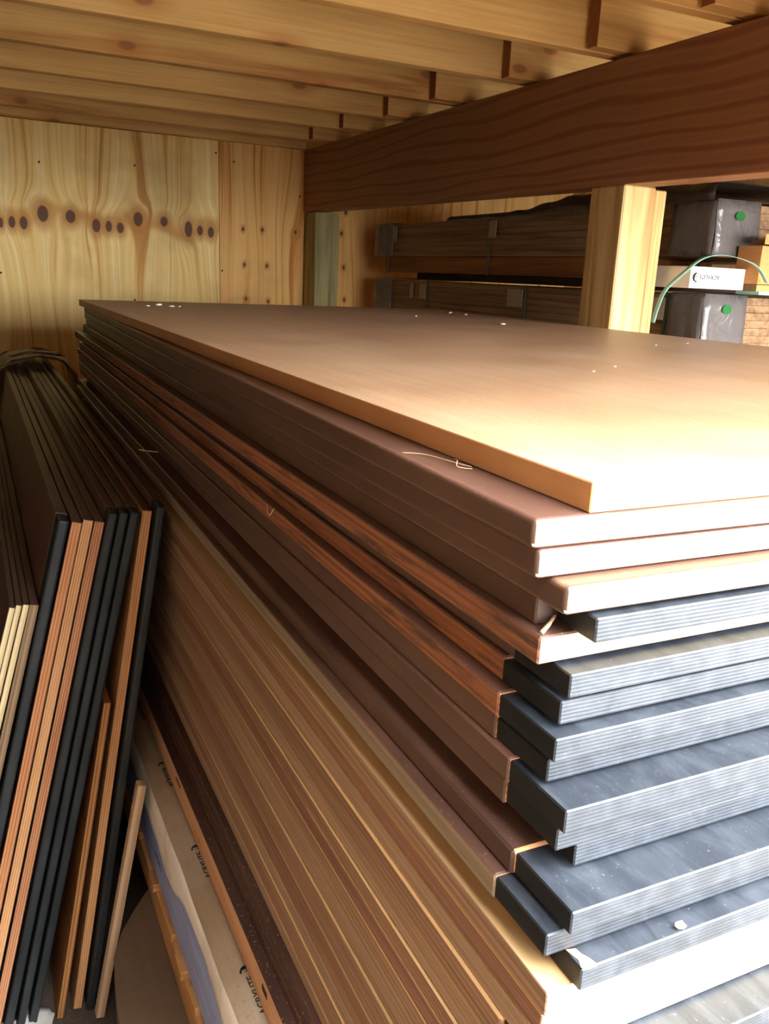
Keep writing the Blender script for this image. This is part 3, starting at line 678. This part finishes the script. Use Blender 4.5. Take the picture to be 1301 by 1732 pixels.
for o, H, L3, spots in ((b1, H1, L1, ((0.15, 0.12), (0.88, 0.10), (1.63, 0.055), (1.75, 0.03))), (b2, H2, L2, ((1.09, 0.05), (1.94, 0.04), (2.06, 0.03)))):
    for (y, wd) in spots:
        lb = box('paper_label', -0.006, -0.0045, y, y+wd, H-0.075, H-0.012, M['label'], 0, o)
    for y in ((0.14, 0.86, 1.62) if o is b1 else (1.13, 2.02)):
        pth = [(-0.004, y, -0.002), (-0.004, y, H+0.003), (0.605, y, H+0.003), (0.605, y, -0.002)]
        for (p, q) in zip(pth[:-1], pth[1:]):
            box('strap', min(p[0], q[0])-0.001, max(p[0], q[0])+0.001, y, y+0.012, min(p[2], q[2])-0.0005, max(p[2], q[2])+0.0005, M['strap_dark'], 0, o)
    zlo = 0.0 if o is b1 else 0.07
    # wrap at the near end and at the far end
    def cap(y0, y1, mat, x1):
        r_ = []
        for i in range(9):
            y = y0+(y1-y0)*i/8
            r_.append([(x1, y, H+0.004), (0.2, y, H+0.006+0.003*math.sin(i*2)), (0.0, y, H+0.006), (-0.0075, y, H-0.004)]+[(-0.0085+0.002*math.sin(i*1.7+q), y, H-(H-zlo)*q/5) for q in range(1, 6)])
        return sheet('wrap', r_, mat, 0.0006, o)
    cap(-0.004, 0.13 if o is b1 else 0.16, M['plastic_end'], 0.5)
    cap(L3-0.20, L3+0.005, M['plastic'], 0.5)
    sheet('wrap', [[(-0.008+0.165*j/6, -0.006-0.003*math.sin(j+q), zlo+(H+0.005-zlo)*(q/5)) for j in range(7)] for q in range(6)], M['plastic_end'], 0.0006, o)
    bm_ = bmesh.new(); bmesh.ops.create_circle(bm_, cap_ends=True, radius=0.014, segments=14); me = bpy.data.meshes.new('stamp'); bm_.to_mesh(me); bm_.free(); me.materials.append(M['green_dot'])
    gd = bpy.data.objects.new('green_stamp', me); link(gd, o); gd.location = (0.075, -0.0115, H-0.035); gd.rotation_euler = (math.radians(90), 0, 0); gd.scale = (1.3, 0.9, 1)
# dark cover sheet over the upper bundle, rising towards the near end
ztp = 0.132+H2
rows = []
topl = [(1.43,0.392),(1.7,0.398),(1.85,0.40),(2.1,0.392),(2.35,0.362),(2.6,0.352),(2.9,0.345)]
botl = [(1.43,0.40-0.05),(1.7,0.345),(1.9,0.33),(2.1,0.345),(2.3,0.335),(2.6,0.340),(2.9,0.343)]
for i in range(60):
    y = 1.44+1.45*i/59
    tz = np.interp(y, [a for a, _ in topl], [b for _, b in topl])+0.003*math.sin(y*40)
    bz = np.interp(y, [a for a, _ in botl], [b for _, b in botl])-0.006*abs(math.sin(y*17))
    tz = max(tz, ztp+0.014)
    rows.append([(BX+0.60, y, tz), (BX+0.3, y, tz+0.003*math.sin(i)), (BX+0.05, y, tz+0.003*math.cos(i*1.3)), (BX-0.004, y, tz), (BX-0.016, y, (tz+bz)/2), (BX-0.015, y, bz)])
cvs = sheet('cover_sheet', rows, M['plastic_dark'], 0.0008)
tag(cvs, 'dark ragged plastic cover sheet over the upper lumber bundle', 'cover sheet')
# rack that carries the bundles
rk = empty('timber_rack', (BX+0.02, 1.6, FLOOR)); tag(rk, 'timber rack trestle carrying the wrapped lumber bundles', 'rack')
for yy in (0.10, 1.75):
    box('bearer', 0, 0.60, yy, yy+0.09, -0.12-FLOOR-0.09, -0.12-FLOOR-0.0005, M['pallet'], 0.002, rk)
    for xx in (0.02, 0.50): box('leg', xx, xx+0.08, yy, yy+0.09, 0, -0.12-FLOOR-0.0905, M['pallet'], 0.002, rk)

# white printed box, orange carton, loose strap
zl1 = -0.12+H1+0.007
wx = box('white_box', 0, 0.20, 0, 0.26, 0, 0.056, M['white_box'], 0.0015, None, (1.432, 1.385-0.0, 0.0), (0, 0, 0))
wx.location.z = zl1+0.012
tag(wx, 'flat white box printed ACRYLITE jutting over the lower lumber bundle', 'box')
ux = Vector((-1, 0, 0)); 
t_, wd = text_mesh('printed_word', 'ACRYLITE', 0.017, M['ink'], wx)
R = Matrix(((-1,0,0),(0,0,-1),(0,-1,0))).transposed().to_4x4(); R.translation = (0.105, -0.0008, 0.036); t_.matrix_local = R
sw = swirl('printed_crescent', 0.022, M['ink'], wx); R2 = R.copy(); R2.translation = (0.022, -0.0008, 0.028); sw.matrix_local = R2
oc = empty('kraft_carton', (1.632, 1.34, zl1+0.008)); tag(oc, 'open orange-brown cardboard carton beside the white printed box', 'carton')
box('carton_body', 0, 0.34, 0, 0.082, 0.022, 0.122, M['kraft'], 0.001, oc)
box('flap', 0.004, 0.335, -0.0015, 0.0, 0.126, 0.152, M['kraft'], 0.0003, oc)
box('flap', -0.002, 0.34, -0.0015, 0.0, 0.003, 0.020, M['kraft'], 0.0003, oc)
box('base_band', 0.012, 0.34, 0.0, 0.08, -0.006, 0.003, M['strap'], 0.0003, oc)
def ribbon(name, pts, wd, mat, label):
    rows = []
    for i, p in enumerate(pts):
        p = Vector(p); rows.append([p+Vector((0, -wd/2, 0)), p+Vector((0, wd/2, 0.002))])
    o = sheet(name, rows, mat, 0.0008); return tag(o, label, 'strap')
def smooth_path(P, n=6):
    P = [Vector(p) for p in P]; out = []
    for i in range(len(P)-1):
        p0, p1, p2, p3 = P[max(i-1,0)], P[i], P[i+1], P[min(i+2, len(P)-1)]
        for k_ in range(n):
            t = k_/n; out.append(0.5*((2*p1)+(p2-p0)*t+(2*p0-5*p1+4*p2-p3)*t*t+(3*p1-p0-3*p2+p3)*t**3))
    return out+[P[-1]]
ribbon('loose_strap', smooth_path([(1.335,1.40,0.02),(1.3445,1.40,0.0595),(1.3554,1.39,0.1058),(1.3956,1.375,0.15),(1.4524,1.37,0.19),(1.5258,1.365,0.2012),(1.60,1.33,0.180),(1.645,1.32,0.135)]), 0.014, M['strap'], 'loose pale green packing strap curling past the post over the white box')

# ================================================================== SMALL DEBRIS
def crumb(name, p, s, label, mat=M['crumb'], flat=0.5, group='pale crumbs on the tan top panel', cat='crumb'):
    bm_ = bmesh.new(); bmesh.ops.create_icosphere(bm_, subdivisions=1, radius=1)
    for v_ in bm_.verts: v_.co = Vector((v_.co.x*s*random.uniform(.7,1.4), v_.co.y*s*random.uniform(.6,1.2), (v_.co.z+0.8)*s*flat*random.uniform(.6,1.1)))
    zmin = min(v_.co.z for v_ in bm_.verts)
    for v_ in bm_.verts: v_.co.z -= zmin
    me = bpy.data.meshes.new(name); bm_.to_mesh(me); bm_.free(); me.materials.append(mat)
    o = link(bpy.data.objects.new(name, me)); o.location = p; o.rotation_euler = (0, 0, random.uniform(0, 6))
    return tag(o, label, cat, group)
for (x, y, s) in [(0.185,2.136,0.011),(0.21,2.082,0.008),(0.145,2.08,0.006),(0.234,2.094,0.006),(1.13,2.12,0.008),(1.135,2.03,0.006),(0.95,1.536,0.009),(0.911,0.928,0.0035),(1.044,0.979,0.003),(0.423,0.52,0.0028),(0.504,0.573,0.0028),(0.86,1.85,0.005)]:
    crumb('crumb', (x, y, 0.0), s, 'tiny pale crumb lying on the tan top panel', flat=0.35)
crumb('wood_chip', (0.0613, -0.0575, z(16)-0.002), 0.0035, 'small yellow wood chip on the lowest black painted end', flat=0.8, group=None, cat='chip')
def fibre(name, pts, r, label, group=None):
    return tag(tube(name, smooth_path(pts, 5), r, M['straw']), label, 'fibre', group)
fibre('straw_fibre', [(-0.030,0.182,z(2)+0.001),(-0.017,0.169,z(2)+0.0015),(-0.012,0.141,z(2)+0.002),(-0.004,0.125,z(2)+0.001)], 0.00035, 'thin pale straw thread on the brown panel under the tan panel')
fibre('straw_fibre', [(-0.004,0.150,z(2)+0.001),(-0.010,0.135,z(2)+0.004),(-0.016,0.124,z(2)+0.002),(-0.007,0.119,z(2)+0.001)], 0.00035, 'curled pale straw thread beside the straight one under the tan panel')
fibre('straw_fibre', [(-0.029,1.294,z(14)+0.006),(0.0,1.275,z(14)+0.004),(0.030,1.262,z(14)+0.008)], 0.0014, 'long pale splinter across the edges of the big stack')
fibre('wood_splinter', [(-0.021,0.006,z(6)+0.001),(-0.010,0.013,z(6)+0.003),(0.002,0.022,z(6)+0.005)], [0.0016]*5+[0.0012]*6, 'white torn splinter on the corner of the rough stained panel')
fibre('straw_fibre', [(-0.024,0.52,z(9)+0.003),(-0.028,0.50,z(9)-0.004),(-0.026,0.49,z(9)+0.006)], 0.0005, 'small curled fibre on the edge of the orange panels')
